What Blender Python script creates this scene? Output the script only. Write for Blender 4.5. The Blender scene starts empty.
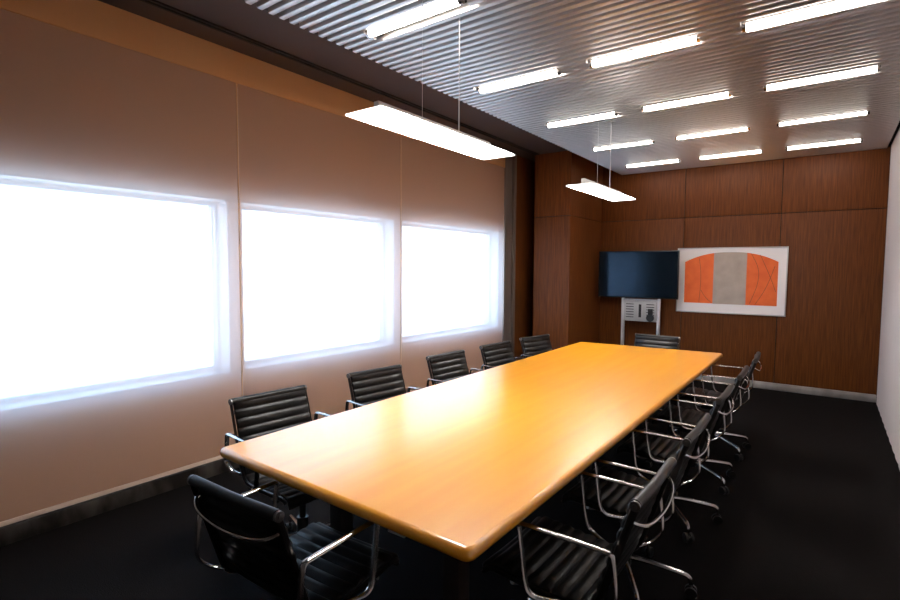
import bpy, bmesh, math, random
from mathutils import Vector, Matrix
random.seed(7)
PI = math.pi
C = bpy.context.scene.collection
S = bpy.context.scene

# ------------------------------------------------------------------ camera
cam_d = bpy.data.cameras.new('camera'); cam = bpy.data.objects.new('camera', cam_d); C.objects.link(cam)
cam_d.lens = 515.35 / 900 * 36; cam_d.sensor_width = 36; cam_d.clip_start = .05
_R = Vector((0.80538398, 0.5927235, 0.00595884)); _U = Vector((-0.04118203, 0.04592335, 0.99809573)); _F = Vector((-0.59132114, 0.8040957, -0.06139548))
_m = Matrix((_R, _U, -_F)).transposed().to_4x4(); _m.translation = (3.49874822, -7.56723131, 1.5)
cam.matrix_world = _m
S.camera = cam

# ------------------------------------------------------------------ light of the place
WORLD = 12.0
TUBE = 20.0
PENDANT = 66.0
w = bpy.data.worlds.new('sky'); S.world = w; w.use_nodes = True
wn = w.node_tree.nodes; wl = w.node_tree.links
bg = wn['Background']; bg.inputs['Strength'].default_value = WORLD
tc = wn.new('ShaderNodeTexCoord'); sp = wn.new('ShaderNodeSeparateXYZ'); rp = wn.new('ShaderNodeValToRGB')
wl.new(tc.outputs['Generated'], sp.inputs[0]); wl.new(sp.outputs['Z'], rp.inputs[0]); wl.new(rp.outputs[0], bg.inputs['Color'])
rp.color_ramp.elements[0].position = 0.0; rp.color_ramp.elements[0].color = (.62, .77, .92, 1)
rp.color_ramp.elements[1].position = .35; rp.color_ramp.elements[1].color = (.48, .72, 1, 1)

S.view_settings.view_transform = 'Standard'; S.view_settings.look = 'None'
S.view_settings.gamma = 1; S.view_settings.use_curve_mapping = False
S.view_settings.exposure = 0.3
try:
    S.cycles.use_denoising = True; S.cycles.max_bounces = 10; S.cycles.transparent_max_bounces = 12
    S.cycles.sample_clamp_indirect = 6
except Exception: pass

# ------------------------------------------------------------------ materials
def lin(r, g, b):
    f = lambda c: (c / 255 / 12.92) if c / 255 <= .04045 else ((c / 255 + .055) / 1.055) ** 2.4
    return (f(r), f(g), f(b), 1)
def mat(name, col, rough=.5, metal=0, spec=.5, **kw):
    m = bpy.data.materials.new(name); m.use_nodes = True
    b = m.node_tree.nodes['Principled BSDF']
    b.inputs['Base Color'].default_value = col; b.inputs['Roughness'].default_value = rough
    b.inputs['Metallic'].default_value = metal; b.inputs['Specular IOR Level'].default_value = spec
    for k, v in kw.items(): b.inputs[k.replace('_', ' ')].default_value = v
    return m
def noise_to(m, scale_vec, c0, c1, scale=1.0, detail=4, bump=0, p0=.3, p1=.7, rough=None):
    nt = m.node_tree; n = nt.nodes; l = nt.links; b = n['Principled BSDF']
    t = n.new('ShaderNodeTexCoord'); mp = n.new('ShaderNodeMapping'); mp.inputs['Scale'].default_value = scale_vec
    nz = n.new('ShaderNodeTexNoise'); nz.inputs['Scale'].default_value = scale; nz.inputs['Detail'].default_value = detail
    r = n.new('ShaderNodeValToRGB'); r.color_ramp.elements[0].color = c0; r.color_ramp.elements[1].color = c1
    r.color_ramp.elements[0].position = p0; r.color_ramp.elements[1].position = p1
    l.new(t.outputs['Object'], mp.inputs[0]); l.new(mp.outputs[0], nz.inputs['Vector']); l.new(nz.outputs['Fac'], r.inputs[0]); l.new(r.outputs[0], b.inputs['Base Color'])
    if bump:
        bp = n.new('ShaderNodeBump'); bp.inputs['Strength'].default_value = bump; bp.inputs['Distance'].default_value = .002
        l.new(nz.outputs['Fac'], bp.inputs['Height']); l.new(bp.outputs[0], b.inputs['Normal'])
    if rough:
        mr = n.new('ShaderNodeMapRange'); mr.inputs['To Min'].default_value = rough[0]; mr.inputs['To Max'].default_value = rough[1]
        l.new(nz.outputs['Fac'], mr.inputs[0]); l.new(mr.outputs[0], b.inputs['Roughness'])
    return m
def emis(name, col, st, base=(.8, .8, .8, 1), pattern=None):
    m = mat(name, base, .4); b = m.node_tree.nodes['Principled BSDF']
    b.inputs['Emission Color'].default_value = col; b.inputs['Emission Strength'].default_value = st
    return m

M = {}
M['wood'] = noise_to(mat('walnut_veneer', lin(100, 56, 26), .5, spec=.2), (14, 14, .55), lin(76, 38, 14), lin(116, 64, 26), scale=6, detail=6, p0=.25, p1=.75)
M['groove'] = mat('dark_joint', lin(20, 12, 8), .8)
M['carpet'] = noise_to(mat('black_carpet', lin(20, 16, 15), .95, spec=.1), (1, 1, 1), lin(10, 8, 8), lin(19, 15, 14), scale=160, detail=3, bump=.6)
M['white_wall'] = mat('white_wall', lin(224, 214, 212), .75, spec=.2)
M['plain_wall'] = mat('plain_wall', lin(96, 86, 80), .8)
M['sill_wall'] = mat('sill_paint', lin(205, 205, 205), .7)
M['soffit'] = mat('dark_soffit', lin(64, 50, 46), .7)
M['fascia'] = mat('tan_fascia', lin(205, 152, 102), .6, spec=.2)
M['plenum'] = mat('plenum_black', lin(8, 8, 8), .95, spec=.1)
M['slat'] = mat('aluminium_slat', lin(205, 200, 198), .35, metal=1)
M['frame_white'] = mat('window_frame_paint', lin(225, 232, 238), .5)
M['steel'] = noise_to(mat('brushed_steel', lin(170, 165, 160), .3, metal=.8), (2, 2, .5), lin(165, 160, 156), lin(225, 220, 214), scale=2, rough=(.3, .5))
M['bronze'] = mat('dark_bronze', lin(118, 106, 98), .45, metal=.3)
M['steel_dark'] = noise_to(mat('steel_painted_reflections', lin(90, 84, 80), .3, metal=.8), (1, 1, .4), lin(70, 64, 60), lin(150, 140, 130), scale=4, rough=(.25, .4), p0=.45, p1=.75)  # lighter patches put reflections into the baseboard's colour
M['chrome'] = mat('polished_aluminium', lin(186, 182, 180), .18, metal=1)
M['dark_alu'] = mat('dark_aluminium', lin(72, 68, 66), .3, metal=1)
M['end_alu'] = mat('end_cap_aluminium', lin(120, 116, 114), .35, metal=1)
M['alu'] = mat('satin_aluminium', lin(175, 172, 170), .3, metal=1)
M['leather'] = noise_to(mat('black_leather', lin(18, 17, 17), .4, spec=.3), (1, 1, 1), lin(13, 12, 12), lin(22, 20, 20), scale=60, detail=3, bump=.25)
M['black_plastic'] = mat('black_plastic', lin(20, 20, 20), .45)
M['table_leg'] = mat('dark_bronze_leg', lin(42, 34, 31), .5, metal=.2)
M['table'] = noise_to(mat('amber_lacquered_maple', lin(247, 170, 44), .4, spec=.5, Coat_Weight=1, Coat_Roughness=.16, Coat_IOR=1.66), (5, .35, 5), lin(247, 158, 24), lin(252, 174, 36), scale=3.5, detail=5, p0=.2, p1=.8)
M['tube'] = emis('lit_tube', (1, .93, .86, 1), TUBE)
M['lamp_white'] = mat('lamp_white_enamel', lin(240, 236, 232), .35)
M['added_light_shield'] = mat('light_shield_grey', lin(190, 188, 186), .5)
M['tv_black'] = mat('tv_bezel', lin(12, 12, 13), .3)
M['screen'] = mat('dark_screen', lin(8, 14, 20), .14, spec=.6, Specular_Tint=(.42, .68, 1, 1))
M['stand'] = mat('stand_grey', lin(190, 190, 192), .4, metal=.4)
M['panel_grey'] = mat('rack_grey', lin(176, 174, 174), .45, metal=.2)
M['slot'] = mat('slot_dark', lin(24, 24, 28), .6)
M['mat_white'] = mat('picture_mat', lin(246, 238, 236), .6, spec=.3)
M['art_orange'] = noise_to(mat('print_orange', lin(228, 92, 38), .6), (1, 1, 1), lin(230, 98, 36), lin(242, 112, 46), scale=9)
M['art_grey'] = noise_to(mat('print_grey', lin(178, 162, 150), .6), (1, 1, 1), lin(170, 154, 142), lin(186, 170, 158), scale=7)
M['art_line'] = mat('print_line', lin(120, 50, 26), .6)
M['silver'] = mat('silver_frame', lin(200, 196, 192), .3, metal=.8)
M['hem'] = mat('hem_bar_beige', lin(215, 190, 172), .5)
M['seam'] = mat('seam_tan', lin(205, 165, 130), .6)

# open-weave shade cloth: part see-through, part diffusing
m = bpy.data.materials.new('solar_shade_cloth'); m.use_nodes = True; nt = m.node_tree; n = nt.nodes; n.remove(n['Principled BSDF'])
out = n['Material Output']; tr = n.new('ShaderNodeBsdfTransparent'); df = n.new('ShaderNodeBsdfDiffuse'); tl = n.new('ShaderNodeBsdfTranslucent')
m1 = n.new('ShaderNodeMixShader'); m2 = n.new('ShaderNodeMixShader')
tr.inputs[0].default_value = (.84, .93, 1, 1)
df.inputs[0].default_value = lin(196, 148, 116); tl.inputs[0].default_value = lin(178, 188, 198)
m1.inputs[0].default_value = .20; m2.inputs[0].default_value = .15
nt.links.new(df.outputs[0], m1.inputs[1]); nt.links.new(tl.outputs[0], m1.inputs[2])
nt.links.new(m1.outputs[0], m2.inputs[1]); nt.links.new(tr.outputs[0], m2.inputs[2]); nt.links.new(m2.outputs[0], out.inputs[0])
M['shade'] = m
# window glass
m = bpy.data.materials.new('window_glass'); m.use_nodes = True; nt = m.node_tree; n = nt.nodes; n.remove(n['Principled BSDF'])
tr = n.new('ShaderNodeBsdfTransparent'); gl = n.new('ShaderNodeBsdfGlossy'); gl.inputs['Roughness'].default_value = .02; mx = n.new('ShaderNodeMixShader'); mx.inputs[0].default_value = .07
nt.links.new(tr.outputs[0], mx.inputs[1]); nt.links.new(gl.outputs[0], mx.inputs[2]); nt.links.new(mx.outputs[0], n['Material Output'].inputs[0])
M['glass'] = m
# pendant diffuser: prismatic acrylic plate lit by the lamps above it
m = emis('lit_prismatic_plate', (1, .965, .93, 1), PENDANT); nt = m.node_tree; n = nt.nodes
# four lamps sit above the plate along y: bright patches, duller towards both ends
t = n.new('ShaderNodeTexCoord'); sx = n.new('ShaderNodeSeparateXYZ'); nt.links.new(t.outputs['Object'], sx.inputs[0])
def mth(op, a, b=None):
    k = n.new('ShaderNodeMath'); k.operation = op
    for i, v in enumerate((a, b)):
        if v is None: continue
        if isinstance(v, (int, float)): k.inputs[i].default_value = v
        else: nt.links.new(v, k.inputs[i])
    return k.outputs[0]
cy = mth('COSINE', mth('MULTIPLY', sx.outputs['Y'], 2 * PI / .27)); cy = mth('ADD', mth('MULTIPLY', cy, -.3), .7)
en = n.new('ShaderNodeMapRange'); en.interpolation_type = 'SMOOTHSTEP'; nt.links.new(mth('ABSOLUTE', sx.outputs['Y']), en.inputs[0])
en.inputs['From Min'].default_value = .60; en.inputs['From Max'].default_value = .42; en.inputs['To Min'].default_value = .05; en.inputs['To Max'].default_value = 1
nt.links.new(mth('MULTIPLY', mth('MULTIPLY', cy, en.outputs[0]), PENDANT), n['Principled BSDF'].inputs['Emission Strength'])
M['plate'] = m

# ------------------------------------------------------------------ mesh helpers
def box(bm, x0, x1, y0, y1, z0, z1, bev=0, rot=None):
    tmp = bmesh.new(); bmesh.ops.create_cube(tmp, size=1)
    for v in tmp.verts: v.co = Vector(((x0 + x1) / 2 + v.co.x * (x1 - x0), (y0 + y1) / 2 + v.co.y * (y1 - y0), (z0 + z1) / 2 + v.co.z * (z1 - z0)))
    if bev: bmesh.ops.bevel(tmp, geom=list(tmp.edges), offset=bev, segments=2, profile=.6, affect='EDGES')
    if rot: bmesh.ops.transform(tmp, matrix=rot, verts=tmp.verts)
    merge(bm, tmp)
def merge(bm, tmp):
    mp = {}
    for v in tmp.verts: mp[v] = bm.verts.new(v.co)
    for f in tmp.faces:
        try: bm.faces.new([mp[v] for v in f.verts])
        except ValueError: pass
    tmp.free()
def tube(bm, pts, r, seg=10, flat=None, caps=True):
    """sweep a circle (or ellipse flat=(ra, rb) with rb along fixed x) along pts"""
    pts = [Vector(p) for p in pts]; rings = []; prev = None
    for i, p in enumerate(pts):
        a = pts[max(i - 1, 0)]; b = pts[min(i + 1, len(pts) - 1)]; t = (b - a).normalized()
        if flat: side = Vector((1, 0, 0))
        elif prev is None:
            side = t.cross(Vector((0, 0, 1)));
            if side.length < .1: side = t.cross(Vector((0, 1, 0)))
            side.normalize()
        else: side = (prev - t * prev.dot(t)).normalized()
        prev = side; up = side.cross(t).normalized()
        rr = r[i] if isinstance(r, (list, tuple)) else r
        ra, rb = flat if flat else (rr, rr)
        ring = []
        for k in range(seg):
            q = 2 * PI * k / seg; ring.append(bm.verts.new(p + side * math.cos(q) * rb + up * math.sin(q) * ra))
        rings.append(ring)
    for i in range(len(rings) - 1):
        for k in range(seg): bm.faces.new((rings[i][k], rings[i][(k + 1) % seg], rings[i + 1][(k + 1) % seg], rings[i + 1][k]))
    if caps: bm.faces.new(rings[0][::-1]); bm.faces.new(rings[-1])
def smooth_path(pts, it=2):
    pts = [Vector(p) for p in pts]
    for _ in range(it):
        q = [pts[0]]
        for i in range(len(pts) - 1):
            a, b = pts[i], pts[i + 1]
            q += [a * .75 + b * .25, a * .25 + b * .75]
        q.append(pts[-1]); pts = q
    return pts
def cyl(bm, c, r, h, axis='z', seg=20, r2=None):
    c = Vector(c); d = {'x': Vector((1, 0, 0)), 'y': Vector((0, 1, 0)), 'z': Vector((0, 0, 1))}[axis]
    tube(bm, [c - d * h / 2, c + d * h / 2], [r, r if r2 is None else r2], seg)
def obj(name, bm, m, parent=None, angle=38):
    bmesh.ops.recalc_face_normals(bm, faces=bm.faces)
    me = bpy.data.meshes.new(name)
    for f in bm.faces: f.smooth = len(f.verts) < 7
    for e in bm.edges:
        if len(e.link_faces) == 2: e.smooth = e.calc_face_angle(0) < math.radians(angle) and all(len(f.verts) < 7 for f in e.link_faces)
    bm.to_mesh(me); bm.free(); me.materials.append(M[m] if isinstance(m, str) else m)
    o = bpy.data.objects.new(name, me); C.objects.link(o)
    if parent: o.parent = parent
    return o
def struct(name, bm, m, parent=None):
    o = obj(name, bm, m, parent)
    if not parent: o['kind'] = 'structure'
    return o
def B(*boxes, bev=0):
    bm = bmesh.new()
    for b in boxes: box(bm, *b, bev=bev)
    return bm
def thing(name, label, cat, loc=(0, 0, 0), rz=0, group=None):
    o = bpy.data.objects.new(name, None); C.objects.link(o); o.empty_display_size = .1
    o.location = loc; o.rotation_euler = (0, 0, rz); tag(o, label, cat, group); return o
def tag(o, label, cat=None, group=None):
    o['label'] = label
    if cat: o['category'] = cat
    if group: o['group'] = group
    return o
def copy_tree(o, parent=None):
    c = o.copy(); C.objects.link(c)
    if parent: c.parent = parent
    for ch in list(o.children): copy_tree(ch, c)
    return c

# ------------------------------------------------------------------ room shell
XR, YN, ZS, ZT = 3.984, -8.3, 2.861, 3.04     # right wall, near wall, slat underside, soffit
struct('floor', B((-.3, XR + .2, YN - .2, .2, -.1, 0)), 'carpet')
ceil = struct('ceiling', B((-.3, 1.0, YN - .2, .2, ZT, ZT + .12)), 'soffit')
obj('plenum', B((1.0, XR + .2, YN - .2, .2, ZT + .1, ZT + .2)), 'plenum', ceil)
struct('trim_1', B((.235, .25, YN, -1.2, ZT - .012, ZT), (.275, .29, YN, -1.2, ZT - .012, ZT)), 'groove')
# linear metal ceiling: bars running across the room
bm = bmesh.new(); PITCH = .0675; y = -.03
prof = [(-.019, .045), (-.019, .006), (-.0165, .0015), (-.012, 0), (.012, 0), (.0165, .0015), (.019, .006), (.019, .045)]
ys = []
while y > YN: ys.append(y); y -= PITCH
LR = [(-.601 - 1.187 * k) for k in range(5)]            # lamp rows
L0 = [1.262, 2.150, 3.045]; LL = .672
for y in ys:
    spans = [(1.015, XR - .03)]
    if any(abs(y - ly) < .056 for ly in LR[:4]): spans = [(1.015, L0[0] - .004), (L0[0] + LL + .004, L0[1] - .004), (L0[1] + LL + .004, L0[2] - .004), (L0[2] + LL + .004, XR - .03)]
    elif abs(y - LR[4]) < .056: spans = [(1.015, L0[0] - .004), (L0[0] + LL + .004, XR - .03)]
    for xa, xb in spans:
        a = [bm.verts.new((xa, y + p[0], ZS + p[1])) for p in prof]; b = [bm.verts.new((xb, y + p[0], ZS + p[1])) for p in prof]
        for i in range(len(prof)):
            j = (i + 1) % len(prof); bm.faces.new((a[i], a[j], b[j], b[i]))
        bm.faces.new(a[::-1]); bm.faces.new(b)
slats = obj('slat_panel', bm, 'slat', ceil)
# carriers above the bars
obj('carrier', B(*[(x - .015, x + .015, YN, -.01, ZS + .047, ZS + .07) for x in (1.25, 2.05, 2.9, 3.75)]), 'plenum', ceil)

# right wall: upright fabric-like white panels with shallow ribs
bm = bmesh.new(); n = int((0 - YN) / .02); va = []; 
for i in range(n + 1):
    y = YN + (0 - YN) * i / n; d = .006 * abs(math.sin(PI * y / .26)) ** .5
    va.append((bm.verts.new((XR + .006 - d, y, 0)), bm.verts.new((XR + .006 - d, y, ZT + .1)), bm.verts.new((XR + .15, y, 0)), bm.verts.new((XR + .15, y, ZT + .1))))
for i in range(n):
    a, b = va[i], va[i + 1]; bm.faces.new((a[0], b[0], b[1], a[1])); bm.faces.new((a[2], a[3], b[3], b[2])); bm.faces.new((a[1], b[1], b[3], a[3])); bm.faces.new((a[0], a[2], b[2], b[0]))
bm.faces.new((va[0][0], va[0][1], va[0][3], va[0][2])); bm.faces.new((va[-1][0], va[-1][2], va[-1][3], va[-1][1]))
struct('wall_right', bm, 'white_wall')
struct('trim_gap_shade', B((XR - .03, XR - .001, YN, 0, ZS + .012, ZS + .05)), 'plenum')  # black strip standing in for the shade between bar ends and wall

struct('wall_near', B((-.3, XR + .15, YN - .15, YN, 0, ZT + .2)), 'plain_wall')

# back wall of veneer panels with recessed joints
def panels(x0, x1, zs, xs, y, th=.02, axis='y', s=1):
    out = []; e = .004
    xs = [x0] + xs + [x1]; zs = list(zs)
    for i in range(len(xs) - 1):
        for j in range(len(zs) - 1):
            a0, a1 = xs[i] + (e if i else 0), xs[i + 1] - (e if i < len(xs) - 2 else 0); z0, z1 = zs[j] + (e if j else 0), zs[j + 1] - (e if j < len(zs) - 2 else 0)
            out.append((a0, a1, y - th, y, z0, z1) if axis == 'y' else (y - th, y, a0, a1, z0, z1))
    return out
wb = struct('wall_back', B((-.3, XR + .15, .0, .15, 0, ZT + .2)), 'groove')
obj('veneer_panel', B(*panels(.74, XR, (.09, 2.2, ZT), [1.88, 2.99], -.001, .012), bev=.0012), 'wood', wb)
# projecting column clad in the same veneer, and the veneered return by the window
wc = struct('wall_column', B((.222, .726, -1.158, 0, 0, ZT)), 'groove')
obj('veneer_panel', B(*panels(.21, .738, (.09, 2.2, ZT), [], -1.158, .012), *panels(-1.158, -.014, (.09, 2.2, ZT), [], .738, .012, axis='x'), *panels(-1.17, 0, (.09, 2.2, ZT), [], .222, .012, axis='x')), 'wood', wc)
wv = struct('wall_return', B((-.3, -.012, -1.34, 0, 0, ZT)), 'groove')
obj('veneer_panel', B((-.012, 0, -1.34, 0, .09, ZT)), 'wood', wv)
struct('baseboard_back', B((.738, XR, -.018, -.001, 0, .088), bev=.002), 'steel')
struct('baseboard_column', B((.206, .742, -1.176, -1.16, 0, .088), (.728, .744, -1.16, -.02, 0, .088)), 'steel')
struct('baseboard_left', B((-.05, -.006, YN, -1.61, 0, .095), bev=.001), 'steel_dark')

# left wall with three window openings, and the cloth in front of it
WX = -.085; WO = -.33
Z0, Z1 = .715, 1.985
win = [(-7.16, -5.465), (-5.345, -3.665), (-3.54, -1.60)]
bxs = [(WO, WX, YN - .15, -1.36, 0, Z0), (WO, WX, YN - .15, -1.36, Z1, ZT + .2)]
edges = [YN - .15] + [v for a in win for v in a] + [-1.36]
for i in range(0, len(edges), 2): bxs.append((WO, WX, edges[i], edges[i + 1], Z0, Z1))
struct('wall_left', B(*bxs), 'sill_wall')
for k, (a, b) in enumerate(win):
    f = .03
    g0, g1 = -.30, -.25
    wf = struct('window_%d' % (k + 1), B((g0, g1, a, b, Z0, Z0 + f), (g0, g1, a, b, Z1 - f, Z1), (g0, g1, a, a + f, Z0 + f, Z1 - f), (g0, g1, b - f, b, Z0 + f, Z1 - f),
        (g1, g1 + .03, a, a + .02, Z0 + .02, Z1 - .02), (g1, g1 + .03, b - .02, b, Z0 + .02, Z1 - .02)), 'frame_white')
    obj('window_pane', B((-.278, -.272, a + f, b - f, Z0 + f, Z1 - f)), 'glass', wf)
# end post of the window wall
struct('trim_3', B((-.06, .012, -1.61, -1.56, 0, ZT), (-.06, .03, -1.40, -1.34, 0, ZT), (-.06, -.004, -1.56, -1.40, 0, ZT), bev=.003), 'bronze')
# tan fascia hiding the shade rollers
struct('trim_4', B((-.08, .012, YN, -1.62, 2.823, ZT), bev=.001), 'fascia')

# roller shades
seams = [-7.19, -5.42, -3.65, -1.612]
lab = ['pale brown see-through roller shade nearest the camera, at the left edge of the photo', 'pale brown see-through roller shade over the middle window', 'pale brown see-through roller shade over the farthest window, by the wood panelling']
for k in range(3):
    t = thing('roller_shade', lab[k], 'roller shade', (0, (seams[k] + seams[k + 1]) / 2, .113), 0, 'roller shades on the window wall')
    L = (seams[k + 1] - seams[k]) / 2
    bm = bmesh.new(); nn = 24; mm = 18; g = []
    for i in range(nn + 1):
        u = -L + .006 + (2 * L - .012) * i / nn
        g.append([bm.verts.new((.0015 * math.sin(u * 5 + k) + .001 * math.sin(u * 11), u, .018 + 2.72 * j / mm)) for j in range(mm + 1)])
    for i in range(nn):
        for j in range(mm): bm.faces.new((g[i][j], g[i + 1][j], g[i + 1][j + 1], g[i][j + 1]))
    obj('shade_cloth', bm, 'shade', t)
    tag(obj('hem_bar', B((-.008, .008, -L + .006, L - .006, 0, .026), bev=.003), 'hem', t), 'pale beige hem bar')
    bm = bmesh.new(); cyl(bm, (-.035, 0, 2.77), .03, 2 * L - .03, 'y'); obj('roller', bm, 'alu', t)
    if k < 2: tag(obj('side_seam', B((-.003, .003, L - .006, L + .003, .03, 2.70)), 'seam', t), 'thin orange-tan seam')

# ------------------------------------------------------------------ table
tab = thing('conference_table', 'long amber lacquered wood conference table with rounded edges', 'table', (2.09, -4.38, 0))
def table_top():
    q = [(-.655, -2.045), (.660, -2.072), (.650, 2.108), (-.690, 2.000)]      # plan corners about the table centre
    bm = bmesh.new(); loops = []
    H = .042; zt = .735
    prof = []
    for i in range(9):
        a = PI / 2 - PI * i / 8; prof.append((.021 * math.cos(a) - .021, zt - H / 2 + H / 2 * math.sin(a)))
    def ring(off, z):
        vs = []; r = .035
        for i in range(4):
            p = Vector(q[i]).to_3d(); a = (Vector(q[i - 1]).to_3d() - p).normalized(); b = (Vector(q[(i + 1) % 4]).to_3d() - p).normalized()
            c = p + (a + b) * r
            for k in range(7):
                t = k / 6 * PI / 2; d = (-b * math.cos(t) - a * math.sin(t)).normalized()
                vs.append(bm.verts.new((c.x + d.x * (r + off), c.y + d.y * (r + off), z)))
        return vs
    R = [ring(o, z) for o, z in prof]
    for i in range(len(R) - 1):
        n = len(R[i])
        for k in range(n): bm.faces.new((R[i][k], R[i][(k + 1) % n], R[i + 1][(k + 1) % n], R[i + 1][k]))
    bm.faces.new(R[0]); bm.faces.new(R[-1][::-1]); return bm
obj('tabletop', table_top(), 'table', tab)
obj('apron', B((-.46, -.42, -1.75, 1.75, .63, .692), (.42, .46, -1.75, 1.75, .63, .692), (-.42, .42, -1.75, -1.71, .63, .692), (-.42, .42, 1.71, 1.75, .63, .692), (-.42, .42, -.02, .02, .63, .692), bev=.002), 'table_leg', tab)
for lx, ly in ((-.3, -1.67), (.33, -1.67), (-.17, 0), (.17, 0), (-.3, 1.67), (.33, 1.67)):
    obj('leg', B((lx - .036, lx + .036, ly - .036, ly + .036, .0, .655), (lx - .05, lx + .05, ly - .05, ly + .05, 0, .012), bev=.003), 'table_leg', tab)
obj('cable_box', B((.30, .37, -2.01, -1.93, .655, .692), bev=.003), 'stand', tab)

# ------------------------------------------------------------------ chairs
def catmull(P, n=12):
    P = [Vector(p) for p in P]; out = []
    Q = [P[0] * 2 - P[1]] + P + [P[-1] * 2 - P[-2]]
    for i in range(1, len(Q) - 2):
        for k in range(n):
            t = k / n; a, b, c, d = Q[i - 1], Q[i], Q[i + 1], Q[i + 2]
            out.append(.5 * ((2 * b) + (c - a) * t + (2 * a - 5 * b + 4 * c - d) * t * t + (3 * b - a - 3 * c + d) * t ** 3))
    out.append(P[-1]); return out
PROF = [(.225, .400), (.215, .431), (.18, .447), (.10, .441), (.0, .432), (-.09, .425), (-.150, .431), (-.188, .460), (-.210, .52), (-.232, .59), (-.260, .68), (-.284, .755), (-.300, .808)]   # (forward, up)
pc = catmull([(0, p[0], p[1]) for p in PROF], 14)
# resample by arc length
cum = [0]
for i in range(1, len(pc)): cum.append(cum[-1] + (pc[i] - pc[i - 1]).length)
def at(s):
    s = max(0, min(cum[-1], s))
    for i in range(1, len(cum)):
        if cum[i] >= s:
            t = (s - cum[i - 1]) / max(1e-9, cum[i] - cum[i - 1]); return pc[i - 1].lerp(pc[i], t)
    return pc[-1]
TOT = cum[-1]; RIB = .0475
def sling(s0, s1, W=.212):
    bm = bmesh.new(); N = max(2, int((s1 - s0) / .0047)); rows = []
    xs = [-W, -W + .006, -W * .5, 0, W * .5, W - .006, W]
    for i in range(N + 1):
        s = s0 + (s1 - s0) * i / N; p = at(s); t = (at(s + .004) - at(s - .004)).normalized(); nrm = Vector((0, t.z, -t.y))
        if nrm.z < 0 and nrm.y < 0: nrm = -nrm
        nrm = Vector((0, t.z, -t.y))    # towards the sitter
        ph = abs(math.sin(PI * (TOT - s) / RIB)) ** .55
        up = .003 + .0105 * ph; dn = .003 + .005 * ph
        row = []
        for x in xs:
            e = .35 if abs(x) > W - .001 else 1
            sag = -.006 * (1 - (x / W) ** 2)
            row.append(bm.verts.new(p + Vector((x, 0, 0)) + nrm * (up * e + sag)))
        for x in reversed(xs):
            e = .35 if abs(x) > W - .001 else 1
            sag = -.006 * (1 - (x / W) ** 2)
            row.append(bm.verts.new(p + Vector((x, 0, 0)) + nrm * (-dn * e + sag)))
        rows.append(row)
    n = len(rows[0])
    for i in range(N):
        for k in range(n): bm.faces.new((rows[i][k], rows[i][(k + 1) % n], rows[i + 1][(k + 1) % n], rows[i + 1][k]))
    bm.faces.new(rows[0]); bm.faces.new(rows[-1][::-1]); return bm

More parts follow.
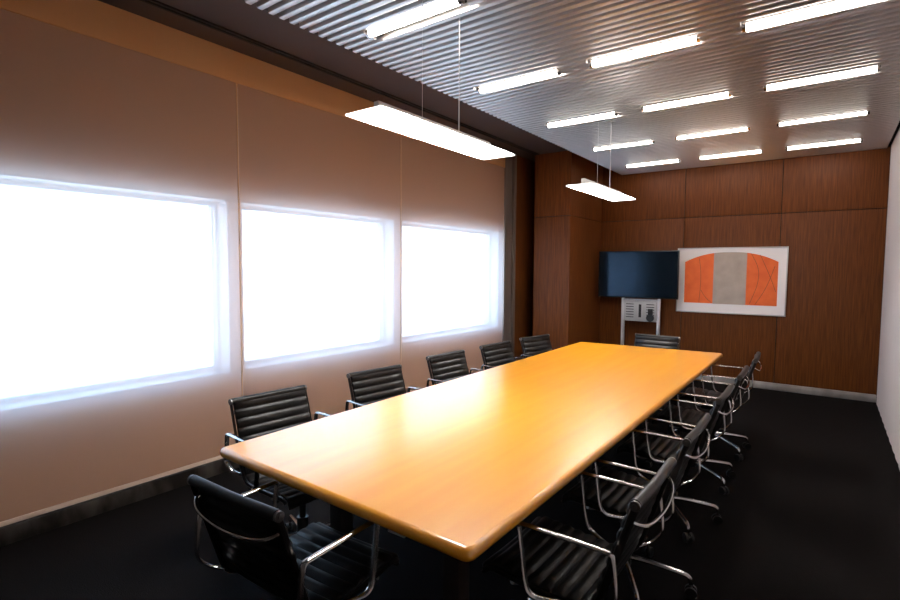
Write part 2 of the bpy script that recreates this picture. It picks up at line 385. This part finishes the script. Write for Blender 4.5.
SPLIT = TOT - RIB * 9
def make_chair():
    t = thing('office_chair', '', 'chair')
    obj('seat', sling(.0, SPLIT - .001), 'leather', t, 60)
    bk = obj('backrest', sling(SPLIT + .001, TOT - .012), 'leather', t, 60)
    bm = bmesh.new(); p = at(TOT); tube(bm, [(-.214, p.y - .008, p.z - .004), (0, p.y - .012, p.z - .006), (.214, p.y - .008, p.z - .004)], .017, 16); obj('top_roll', bm, 'leather', bk)
    for s in (-1, 1):
        # cast side rail following the sling
        bm = bmesh.new(); pts = []
        for i in range(46):
            q = at(.03 + (TOT - .035) * i / 45); tt = (at(.03 + (TOT - .035) * i / 45 + .004) - q)
            if tt.length < 1e-6: tt = pts[-1] - pts[-2]
            tt.normalize(); nn = Vector((0, tt.z, -tt.y)); pts.append(Vector((s * .219, 0, 0)) + q - nn * .010)
        tube(bm, pts, .01, 8, flat=(.012, .006)); 
        fr = obj('side_frame', bm, 'dark_alu', t)
        bm = bmesh.new(); cyl(bm, (s * .220, p.y - .008, p.z - .005), .016, .010, 'x', 18); cyl(bm, (s * .226, p.y - .008, p.z - .005), .007, .005, 'x', 10)
        obj('end_cap', bm, 'end_alu', fr)
        # arm loop
        bm = bmesh.new(); X = s * .263
        K = [(s * .222, -.075, .418), (X - s * .02, -.035, .422), (X, .0, .428), (X, .028, .455), (X, .050, .640), (X, .052, .660), (X, .030, .662), (X, -.235, .660), (X, -.258, .658), (X, -.264, .636), (X, -.276, .53), (X, -.270, .50), (X - s * .012, -.236, .462), (s * .224, -.205, .452)]
        arm = smooth_path(K, 3)
        tube(bm, arm, .01, 10, flat=(.006, .0125)); obj('armrest', bm, 'chrome', t)
    # bow stretcher behind the back, and rear/front spreaders under the seat
    q = at(TOT - .07)
    bm = bmesh.new(); tube(bm, smooth_path([(-.214, q.y - .008, q.z + .012), (-.206, q.y - .03, q.z + .0), (-.15, q.y - .052, q.z - .022), (0, q.y - .06, q.z - .034), (.15, q.y - .052, q.z - .022), (.206, q.y - .03, q.z + .0), (.214, q.y - .008, q.z + .012)], 3), .006, 8)
    obj('back_brace', bm, 'chrome', t)
    bm = bmesh.new()
    tube(bm, smooth_path([(-.219, .10, .42), (-.16, .08, .395), (0, .05, .372), (.16, .08, .395), (.219, .10, .42)], 2), .011, 8)
    tube(bm, smooth_path([(-.219, -.10, .41), (-.16, -.08, .388), (0, -.05, .372), (.16, -.08, .388), (.219, -.10, .41)], 2), .011, 8)
    obj('seat_spreader', bm, 'alu', t)
    bm = bmesh.new(); box(bm, -.05, .05, -.085, .085, .335, .378, bev=.008); tube(bm, [(.05, .02, .355), (.17, .02, .352)], .005, 8); obj('tilt_mechanism', bm, 'black_plastic', t)
    bm = bmesh.new(); cyl(bm, (0, 0, .27), .017, .15); cyl(bm, (0, 0, .165), .029, .11); cyl(bm, (0, 0, .112), .036, .05); obj('gas_column', bm, 'black_plastic', t)
    for k in range(5):
        a = 2 * PI * k / 5 + PI / 2 + .3; d = Vector((math.cos(a), math.sin(a), 0))
        bm = bmesh.new(); P = smooth_path([d * .025 + Vector((0, 0, .125)), d * .12 + Vector((0, 0, .122)), d * .25 + Vector((0, 0, .104)), d * .283 + Vector((0, 0, .098)), d * .296 + Vector((0, 0, .078)), d * .297 + Vector((0, 0, .055))], 2)
        tube(bm, P, [.014 - .005 * i / (len(P) - 1) for i in range(len(P))], 8); lg = obj('base_leg', bm, 'chrome', t)
        bm = bmesh.new(); side = Vector((-d.y, d.x, 0)); c = d * .297 + Vector((0, 0, .026)) + Vector((random.uniform(-.006, .006), random.uniform(-.006, .006), 0))
        for sg in (-1, 1): tube(bm, [c + side * sg * .008, c + side * sg * .022], .0255, 18)
        tube(bm, [c - side * .008, c + side * .008], .012, 10); tube(bm, [c + Vector((0, 0, .0)), c + Vector((0, 0, .04))], .006, 8)
        obj('caster', bm, 'black_plastic', lg)
    return t
proto = make_chair(); used = False
def chair(x, y, rz, label, group, turn=0):
    """x, y: base centre; rz: turn, 0 = facing +y"""
    global used
    c = proto if not used else copy_tree(proto)
    used = True
    for ch in c.children:
        if ch.name.startswith('base_leg'): ch.rotation_euler.z = math.radians(turn)
    c.location = (x, y, 0); c.rotation_euler = (0, 0, rz); c['label'] = label; c['group'] = group
    return c
WR = -PI / 2; RR = PI / 2
gl, gr = 'black chairs along the window side of the table', 'black chairs along the right side of the table'
nm = ['nearest the camera', 'second from the camera', 'middle one of five', 'fourth from the camera', 'farthest from the camera']
for k, (y, dr, x) in enumerate([(-5.931, -.09, 1.36), (-5.125, -.12, 1.36), (-4.290, -.07, 1.345), (-3.570, -.08, 1.37), (-2.914, -.2, 1.41)]):
    chair(x, y, WR + dr, 'black ribbed leather chair on the window side, %s' % nm[k], gl)
for k, (y, dr, x, tn) in enumerate([(-5.83, 0, 2.757, 20), (-5.13, 0, 2.753, 30), (-4.33, 0, 2.745, -33), (-3.59, .02, 2.745, -18), (-2.82, .05, 2.75, -23)]):
    chair(x, y, RR + dr, 'black ribbed leather chair on the right side, %s' % nm[k], gr, tn)
chair(2.052, -6.42, .04, 'black leather chair at the near end of the table, its back to the camera', 'chairs at the table ends')
chair(2.069, -2.30, PI - .03, 'black ribbed leather chair at the far end, in front of the screen stand', 'chairs at the table ends')

# ------------------------------------------------------------------ screen on its stand
st = thing('screen_stand', 'grey metal screen stand with two posts and a slotted rack plate', 'stand', (1.41, -.27, 0))
for s in (-1, 1):
    obj('post', B((s * .24 - .02, s * .24 + .02, -.02, .02, .075, 1.10), bev=.004), 'stand', st)
    f = obj('foot', B((s * .24 - .025, s * .24 + .025, -.24, .17, .055, .09), bev=.006), 'stand', st)
    for yy in (-.2, .13):
        bm = bmesh.new(); cyl(bm, (s * .24, yy, .027), .027, .03, 'x'); cyl(bm, (s * .24, yy, .045), .008, .03); obj('caster', bm, 'black_plastic', f)
obj('crossbar', B((-.22, .22, -.012, .012, .12, .16), (-.22, .22, .0, .02, 1.068, 1.09), bev=.003), 'stand', st)
pl = obj('rack_plate', B((-.218, .218, -.03, -.02, .785, 1.065), (-.218, .218, -.02, .03, .785, .795), (-.218, .218, -.02, .03, 1.055, 1.065), bev=.002), 'panel_grey', st)
obj('vent_slot', B(*[(-.19, -.085, -.0325, -.0295, .835 + .036 * i, .845 + .036 * i) for i in range(6)]), 'slot', pl)
obj('vent_slot', B(*[(.085, .19, -.0325, -.0295, .835 + .036 * i, .845 + .036 * i) for i in range(6)]), 'slot', pl)
obj('cable_slot', B((-.018, .018, -.0335, -.0295, .84, 1.02), bev=.001), 'slot', pl)
cb = thing('speakerphone', 'small black control device fixed to the right of the grey rack plate', 'device', (1.555, -.318, .795))
bm = bmesh.new(); cyl(bm, (0, -.005, .045), .05, .035, 'y', 24); obj('body', bm, 'black_plastic', cb)
obj('holder', B((-.03, .03, -.022, .012, .088, .17), bev=.006), 'black_plastic', cb)
tv = thing('television', 'flat black television reflecting the blue windows, in front of the wood wall', 'television', (1.36, -.315, 1.43), math.radians(2))
obj('bezel', B((-.535, .535, -.005, .035, -.325, .325), (-.25, .25, .035, .06, -.2, .2), bev=.004), 'tv_black', tv)
obj('screen', B((-.522, .522, -.008, -.004, -.31, .312)), 'screen', tv)

# ------------------------------------------------------------------ framed print
art = thing('framed_print', 'wide framed abstract print with two orange panels either side of grey', 'picture', (2.45, -.02, .93))
W2, HH = .632, .862
obj('frame', B((-W2, W2, -.025, -.001, 0, .012), (-W2, W2, -.025, -.001, HH - .012, HH), (-W2, -W2 + .012, -.025, -.001, .012, HH - .012), (W2 - .012, W2, -.025, -.001, .012, HH - .012), bev=.001), 'silver', art)
obj('mat_board', B((-W2 + .012, W2 - .012, -.014, -.001, .012, HH - .012)), 'mat_white', art)
def arch(x): return .80 - .13 * abs(x / .54) ** 2.4
def blk(x0, x1, z0, y=-.0165):
    bm = bmesh.new(); N = 16; t = [];
    for i in range(N + 1):
        x = x0 + (x1 - x0) * i / N; t.append((bm.verts.new((x, y, z0)), bm.verts.new((x, y, arch(x))), bm.verts.new((x, -.0135, z0)), bm.verts.new((x, -.0135, arch(x)))))
    for i in range(N):
        a, b = t[i], t[i + 1]; bm.faces.new((a[0], b[0], b[1], a[1])); bm.faces.new((a[1], b[1], b[3], a[3])); bm.faces.new((a[0], a[2], b[2], b[0]))
    bm.faces.new((t[0][0], t[0][1], t[0][3], t[0][2])); bm.faces.new((t[-1][0], t[-1][2], t[-1][3], t[-1][1]))
    return bm
tag(obj('printed_panel', blk(-.535, -.185, .128), 'art_orange', art), 'left orange panel with curved top')
tag(obj('printed_panel', blk(-.185, .195, .124), 'art_grey', art), 'grey middle panel')
tag(obj('printed_panel', blk(.195, .535, .124), 'art_orange', art), 'right orange panel with curved top')
bm = bmesh.new()
for pts in ([(-.36, .72), (-.335, .55), (-.335, .35), (-.35, .13)], [(-.33, .3), (-.27, .2), (-.20, .14)], [(.24, .78), (.33, .6), (.33, .4), (.24, .14)], [(.34, .76), (.45, .5), (.52, .3)], [(.50, .62), (.42, .35), (.30, .13)]):
    tube(bm, smooth_path([(x, -.017, z) for x, z in pts], 3), .0022, 6)
obj('printed_line', bm, 'art_line', art)

# ------------------------------------------------------------------ ceiling tube lights
def make_tube():
    t = thing('ceiling_light', '', 'light')
    obj('housing', B((0, LL, -.034, .034, .024, .05), bev=.004), 'lamp_white', t)
    bm = bmesh.new(); tube(bm, [(.018, 0, .012), (LL - .018, 0, .012)], .023, 14); obj('lit_tube', bm, 'tube', t)
    for x in (.008, LL - .008):
        bm = bmesh.new(); cyl(bm, (x, 0, .012), .0235, .02, 'x', 14); obj('end_cap', bm, 'chrome', t)
    return t
tp = make_tube(); first = True
cols = ['left', 'middle', 'right']; rows = ['row nearest the wood wall', 'second row from the wood wall', 'third row from the wood wall', 'fourth row from the wood wall', 'fifth row, nearest the camera']
for r in range(5):
    for c in range(3):
        if r == 4 and c > 0: continue
        o = tp if first else copy_tree(tp); first = False
        o.location = (L0[c], LR[r], ZS - .004); o['label'] = 'lit white tube light in the slatted ceiling, %s column, %s' % (cols[c], rows[r]); o['group'] = 'tube lights in the slatted ceiling'

# ------------------------------------------------------------------ pendants
def make_pendant():
    t = thing('pendant_light', '', 'pendant light')
    obj('diffuser_plate', B((-.112, .112, -.585, .585, 0, .008), bev=.001), 'plate', t)
    obj('lamp_spine', B((-.016, .016, -.50, .46, .012, .068), bev=.004), 'lamp_white', t)
    obj('added_light_shield', B((-.108, .108, -.575, .575, .0095, .013)), 'added_light_shield', t)  # added sheet that keeps the plate's glow off the ceiling
    obj('bracket', B((-.03, .03, -.42, -.40, .008, .02), (-.03, .03, .40, .42, .008, .02)), 'alu', t)
    for yy, r in ((-.17, .0012), (.15, .0032)):
        bm = bmesh.new(); tube(bm, [(0, yy, .066), (0, yy, ZS - 2.19 + .01)], r, 8); obj('suspension_cable' if yy < 0 else 'power_cord', bm, 'lamp_white', t)
    return t
pn = make_pendant(); pn.location = (1.805, -5.34, 2.19); pn['label'] = 'bright flat hanging light over the near half of the table'; pn['group'] = 'pendants over the table'
p2 = copy_tree(pn); p2.location = (1.805, -2.9, 2.19); p2['label'] = 'smaller-looking flat hanging light over the far half of the table'
